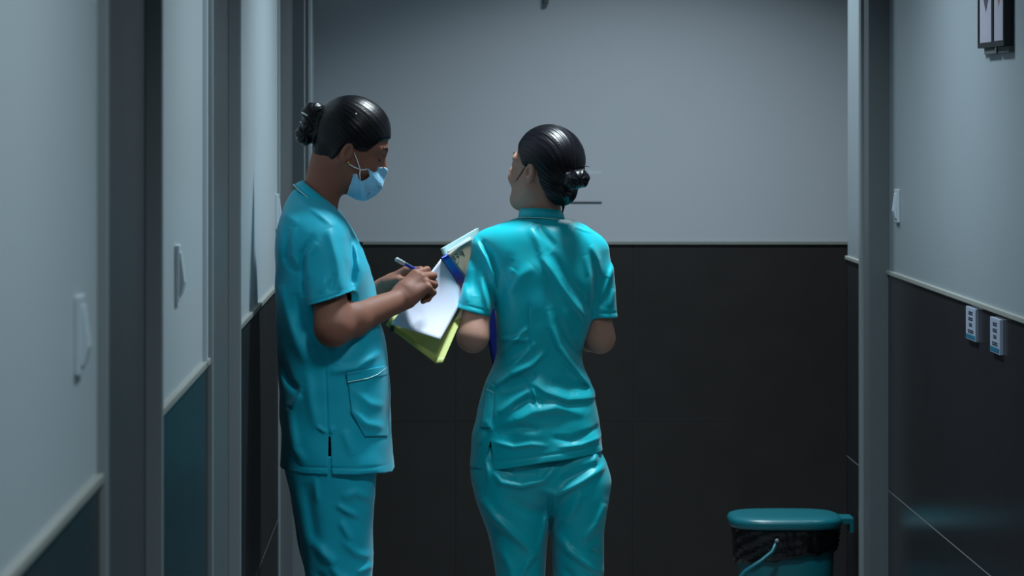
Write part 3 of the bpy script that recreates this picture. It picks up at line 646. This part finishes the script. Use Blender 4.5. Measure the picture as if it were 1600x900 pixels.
def body2(p):
    d = H2(p); d = smin(d, rcone(p, W(846, 365, Y2+.005), H2.wld((-.012, 0, -.06)), .046, .040), .03)
    d = smin(d, np.maximum(T2(p)+.024, f32(W(0, 640, Y2)[2])-p[:, 2]), .02)
    d = smin(d, arm(p, sh2, el2, wr2, (.033, .0355, .035, .024)), .003); d = smin(d, arm(p, sh2f, el2f, wr2f, (.031, .0345, .034, .024)), .003)
    d = smin(d, h2(p), .010); return smin(d, h2f(p), .010)
b2 = solid('body', body2, (-.02, 7.45, .84), (.50, 8.08, 1.68), .0016, [M['skin2'], M['lips']], p2)
for bd, hd in ((b1, H1), (b2, H2)):      # lip colour on the lips
    me = bd.data; co = np.empty(len(me.vertices)*3, f32); me.vertices.foreach_get('co', co); co = co.reshape(-1, 3)
    par = np.array(bd.matrix_world.translation); q = hd.loc(co)
    lip = (np.abs(q[:, 1]) < .021) & (q[:, 0] > .078) & (q[:, 2] < -.047) & (q[:, 2] > -.069)
    li = np.empty(len(me.loops), np.int32); me.loops.foreach_get('vertex_index', li)
    me.polygons.foreach_set('material_index', lip[li[::4]].astype(np.int32)); me.update()
FT2 = [([(842, 395), (873, 441), (908, 488), (916, 510)], 6, 7, .3), ([(858, 392), (892, 446), (920, 486)], -5, 8), ([(838, 352), (850, 366), (866, 384)], -4, 6), ([(826, 352), (838, 372), (848, 398)], 3, 7),
       ([(855, 480), (857, 505), (870, 537), (902, 577), (932, 614)], 8, 7, .35), ([(868, 490), (884, 530), (912, 566)], -6, 8), ([(790, 575), (812, 555), (836, 530)], 5, 5), ([(780, 528), (800, 526), (826, 527)], 4, 4), ([(783, 550), (800, 530), (822, 508)], 5, 4),
       ([(824, 470), (826, 545)], -2.5, 2.5), ([(772, 600), (796, 580), (828, 566), (850, 545)], 7, 6, .3), ([(780, 604), (806, 590), (836, 578)], -5, 6), ([(826, 590), (850, 606), (885, 618), (932, 616)], 7, 8, .3),
       ([(860, 590), (890, 602), (920, 604)], -6, 8), ([(800, 652), (830, 636), (866, 630), (912, 641)], 6, 8), ([(800, 630), (824, 618), (848, 622)], -5, 6), ([(780, 668), (806, 660), (840, 662)], -5, 6), ([(776, 640), (800, 622), (826, 604)], 5, 6),
       ([(772, 684), (800, 690), (828, 686), (850, 688)], 4, 4), ([(872, 690), (905, 688), (938, 678)], 4, 4), ([(860, 676), (890, 680), (935, 664)], -4, 5), ([(830, 600), (838, 628)], 4, 3), ([(768, 600), (769, 660)], -2, 3), ([(758, 650), (766, 668)], 3, 4), ([(748, 690), (756, 670)], 3, 4),
       ([(743, 374), (758, 400), (769, 426), (773, 452)], 7, 5, -.3), ([(752, 374), (768, 398), (777, 430)], -5, 5), ([(734, 384), (744, 420), (742, 460)], -4, 7), ([(724, 440), (728, 470)], 3, 6), ([(766, 440), (774, 480)], -3, 4), ([(750, 430), (760, 470), (762, 490)], 5, 5),
       ([(930, 424), (928, 450), (926, 480)], -4, 5), ([(961, 408), (950, 436), (938, 466)], 5, 5), ([(948, 430), (940, 460), (936, 480)], -4, 5), ([(922, 380), (932, 404), (938, 430)], 4, 5), ([(912, 396), (920, 430), (918, 470)], 4, 6), ([(958, 450), (952, 480)], 3, 5),
       ([(790, 460), (810, 430), (830, 412)], 3.5, 8), ([(790, 430), (800, 416)], 3, 7), ([(796, 400), (786, 440), (788, 500)], -4, 8), ([(770, 715), (850, 702), (944, 690)], -1.2, 2), ([(714, 470), (766, 484)], -1, 2), ([(934, 488), (966, 488)], -1, 2),
       ([(800, 345), (846, 341), (895, 352)], 1.5, 5), ([(893, 352), (922, 362)], 1.5, 2), ([(870, 420), (880, 500), (896, 540)], 3, 8)]
SLIT2 = [(W(a, b, Y2)[0], W(a, b, Y2)[2]) for a, b in ((765, 684), (766, 684), (771, 740), (750, 740))]
def tun2_parts(p):
    fold = folds(p, FT2, Y2)*sstep((Y2+.03-p[:, 1])/.06)+wrinkle(p, 23, .006, .075)
    t = T2(p); sl = rcone(p, W(763, 389, Y2-.004), W(739, 490, Y2-.052), .042, .0425); sr = rcone(p, W(926, 393, Y2), W(941, 500, Y2+.005), .040, .0385)
    return t-fold, sl-fold, sr-fold
nl = np.array([.26, 0, -.96], f32)*np.array([-1, 1, 1], f32)
def tunic2(p):
    t, sl, sr = tun2_parts(p); inner = smin(smin(t, sl, .018), sr, .018)+.006
    out = smin(smin(t, np.maximum(sl, (p-W(738, 486, Y2-.04).astype(f32))@nl), .018), np.maximum(sr, f32(W(0, 496, Y2)[2])-p[:, 2]), .018)
    zh = np.interp(p[:, 0], [W(x, 0, Y2)[0] for x in (735, 771, 800, 850, 900, 946)], [W(0, y, Y2)[2] for y in (728, 727, 722, 713, 707, 701)]).astype(f32)
    out = np.maximum(out, zh-p[:, 2]); sd = poly2(p[:, [0, 2]], SLIT2); out = np.where(p[:, 1] < Y2, np.maximum(out, -sd), out)
    return np.maximum(out, -inner)
tu2 = solid('tunic', tunic2, (.02, 7.48, .76), (.46, 7.90, 1.45), .0024, M['scrub2'], p2)
collar(W(846, 328, Y2+.005), (1, 0, -.06), (0, -1, .10), .049, .050, (0, 0, -.024), .006, tu2, M['scrub2'])
surf_patch('pocket', tunic2, [(761, 596), (755, 640), (751, 668)], [(772, 602), (770, 640), (767, 668)], 7.5, 7.75, M['scrub2'], tu2, .003, 10)
surf_tube('pocket_piping', tunic2, [(759, 607), (764, 610), (771, 613)], 7.5, 7.75, .0012, M['piping'], tu2, 2, .005)
HP2 = Table([(700, 750, 925, .105), (712, 744, 938, .115), (735, 739, 948, .125), (755, 742, 951, .125), (772, 754, 944, .11), (800, 785, 915, .06)], Y2, 2.3)
LGL = Table([(695, 750, 860, .10), (712, 744, 860, .11), (750, 741, 862, .118), (775, 744, 860, .118), (800, 752, 858, .112), (830, 762, 856, .105), (865, 770, 853, .10), (900, 774, 851, .095), (1000, 780, 848, .085), (1200, 784, 850, .08)], Y2, 2.3)
LGR = Table([(700, 850, 925, .10), (712, 850, 940, .112), (750, 852, 951, .118), (775, 857, 950, .118), (800, 860, 946, .112), (830, 862, 943, .105), (865, 864, 942, .10), (900, 866, 943, .095), (1000, 868, 936, .085), (1200, 866, 934, .08)], Y2, 2.3)
FP2 = [([(768, 728), (782, 745), (812, 750), (846, 742), (866, 720)], 7, 6), ([(776, 720), (800, 732), (840, 730)], -5, 7), ([(843, 756), (866, 764), (905, 744), (944, 722)], 7, 6), ([(870, 745), (900, 732), (930, 718)], -5, 6),
       ([(750, 772), (770, 800), (796, 822), (834, 856)], 9, 8), ([(790, 770), (820, 790), (852, 800)], -6, 10), ([(806, 900), (822, 872), (838, 852)], 6, 6), ([(856, 790), (850, 820), (842, 850)], 4, 5), ([(906, 760), (890, 790), (872, 812)], 5, 7),
       ([(868, 828), (884, 850), (912, 870), (942, 890)], 8, 7), ([(944, 780), (930, 810), (908, 836)], 6, 7), ([(930, 690), (926, 720)], 5, 5), ([(766, 690), (758, 715), (762, 745)], 5, 5), ([(858, 766), (858, 800)], -6, 3.5), ([(780, 850), (796, 880), (800, 905)], 5, 7), ([(880, 880), (900, 905)], -5, 7), ([(920, 850), (936, 866)], -4, 5)]
def trous2(p):
    d = smin(LGL(p), LGR(p), .010); d = smin(d, HP2(p), .015)
    d = d-folds(p, FP2, Y2)*sstep((Y2-p[:, 1])/.06)-wrinkle(p, 8, .008, .09); return d
solid('trousers', trous2, (.05, 7.52, .06), (.44, 7.90, .88), .003, M['scrub2'], p2)
shoe('shoe', W(818, 0, Y2)[0], Y2+.01, math.radians(100), p2); shoe('shoe', W(900, 0, Y2)[0], Y2+.01, math.radians(84), p2)
def hair2(p):
    q = H2.loc(p); s = H2.skull(q)-.004-.004*sstep((.088-q[:, 0])/.035)
    s = smin(s, ell(q, (-.060, 0, -.045), (.042, .050, .040)), .025)
    s = s-strands(q, (-.115, 0, -.035), 43, .00028)
    s = smax(s, poly2(q[:, [0, 2]], H2.hair_poly()), .012); s = smax(s, -(H2.skull(q)+.006), .0)*H2.s
    for (x, y, r, yv, k) in ((906, 279, .0235, 7.605, .005), (893, 283, .020, 7.61, .012), (880, 300, .017, 7.64, .012)):
        c = W(x, y, yv); v = p-c.astype(f32); an = np.arctan2(v[:, 2], v[:, 0]); s = smin(s, ell(p, c, (r, r, r*.98))-(.0010*np.sin(an*6+ln(v)*300)).astype(f32), k)
    return s
hr2 = solid('hair', hair2, (.17, 7.52, 1.38), (.40, 7.92, 1.68), .0017, M['hair'], p2)
tube('hair_wisp', [W(878, 305, 7.645), W(880, 318, 7.65), W(880, 326, 7.66), W(879, 333, 7.665)], [.008, .005, .003, .001], M['hair'], hr2)
tube('hair_wisp', [W(905, 262, 7.61), W(914, 259, 7.60), W(921, 261, 7.60)], [.002, .0015, .0006], M['hair'], hr2)
wl_ = [(820, 262), (813, 272), (808, 280), (804, 284)]
Hh, ok = hit(body2, wl_, 7.4, 7.9); Hh[:, 1] -= .002; tube('hair_wisp', Hh, [.0012, .001, .0007, .0004], M['hair'], hr2)
for y in (-1, 1):
    strip('eyebrow', H2, [(.088, y*.014, .023), (.084, y*.030, .028), (.073, y*.046, .025)], [.0016, .0022, .0012], M['hair'], p2)
    strip('eyelashes', H2, [(.080, y*.020, -.002), (.0825, y*.031, -.003), (.077, y*.042, -.002)], [.0008, .0013, .0009], M['hair'], p2)

# ================================================================== FOLDER, PAPER, PEN
def quad_sheet(name, c, m, par, thick, n=(14, 14), bow=0, bowdir=(0, -1, 0)):
    c = [np.array(x, float) for x in c]; P = np.zeros((n[0], n[1], 3))
    for i in range(n[0]):
        for j in range(n[1]):
            u, v = i/(n[0]-1), j/(n[1]-1); P[i, j] = c[0]*(1-u)*(1-v)+c[1]*u*(1-v)+c[2]*u*v+c[3]*(1-u)*v+np.array(bowdir)*bow*4*v*(1-v)
    return grid_sheet(name, P, m, par, thick)
fo = empty('file_folder', tuple(W(690, 470, 7.5)), 'open yellow-green and beige file folder with blue spine held between the two people', 'folder')
quad_sheet('lower_cover', [W(603, 507, 7.40), W(681, 567, 7.44), W(722, 478, 7.715), W(660, 430, 7.62)], M['yellow'], fo, .003)
quad_sheet('cover_edge', [W(681, 567, 7.435), W(692, 566, 7.445), W(730, 478, 7.725), W(718, 478, 7.71)], M['yellow_e'], fo, .004)
quad_sheet('spine', [W(690, 403, 7.56), W(700, 398, 7.57), W(736, 452, 7.765), W(724, 456, 7.76)], M['blue'], fo, .005)
def on_plane(x, y, c0, c1, c2, off=0.):
    nn = np.cross(c1-c0, c2-c0); o_ = np.array([0, 0, CH]); v_ = W(x, y, 1.)-o_; return o_+v_*((c0-o_)@nn/(v_@nn)+off)
BC = (W(699, 398, 7.575), W(746, 366, 7.80), W(733, 446, 7.77)); BP = on_plane(766, 402, *BC)
bg = quad_sheet('upper_page', [W(699, 398, 7.575), W(746, 366, 7.80), BP, W(733, 446, 7.77)], M['beige'], fo, .002)
quad_sheet('sleeve_and_highlight', [W(690, 388, 7.57), W(746, 356, 7.80), W(748, 368, 7.80), W(695, 401, 7.57)], M['film'], fo, .006)
quad_sheet('sleeve_and_highlight', [W(700, 392, 7.56), W(743, 365, 7.785), W(744, 369, 7.785), W(700, 396, 7.56)], M['white'], fo, .002)  # white strip on the film, a painted highlight along its edge
boxes('binder_clip', [(W(609, 0, 7.39)[0], W(616, 0, 7.39)[0], 7.385, 7.40, W(0, 518, 7.39)[2], W(0, 509, 7.39)[2])], M['black'], fo, .001)
def zp(a, b): return (680+a/12.86, 350+b/12.86)
for st in ([(325, 685), (345, 665), (385, 650), (415, 725)], [(345, 705), (395, 690)], [(400, 612), (452, 590), (476, 690)], [(425, 655), (465, 642)], [(490, 640), (485, 570), (540, 535), (588, 645)], [(505, 600), (560, 590)], [(440, 832), (448, 790), (478, 745)]):
    P = []
    for a, b in st:
        x, y = zp(a, b); P.append(on_plane(x, y, *BC, -.004))
    tube('handwriting', P, .0008, M['ink'], bg, 5)
pa = quad_sheet('paper_sheet', [W(611, 506, 7.385), W(688, 530, 7.42), W(727, 462, 7.735), W(689, 405, 7.56)], M['paper'], None, .0015, (18, 18), .006)
tag(pa, 'blank white paper sheet under the writing hand, on the yellow-green folder', 'paper')
nv = quad_sheet('document_wallet', [W(750, 470, 7.91), W(774, 592, 7.90), W(840, 560, 7.92), W(830, 440, 7.93)], M['navy'], None, .012)
tag(nv, 'navy blue wallet showing between left arm and waist of the right nurse', 'folder')
pn = empty('pen', tuple(W(640, 414, 7.24)), 'blue ballpoint pen with pale end in the right hand of the masked nurse', 'pen')
A_, B_ = W(619, 405, 7.23), W(684, 440, 7.46)
L_ = lambda t: A_+(B_-A_)*t
tube('barrel', [L_(.12), L_(.9)], .0042, M['blue'], pn, 12); tube('tip', [L_(.9), L_(1.0)], [.0038, .0006], M['frame'], pn, 12)
tube('pen_cap', [L_(0), L_(.02), L_(.17)], [.003, .0055, .0052], M['plastic_w'], pn, 12)
tube('pen_clip', [L_(.10)+np.array([.002, -.005, .003]), L_(.38)+np.array([.001, -.005, .003])], .0012, M['film'], pn, 8)
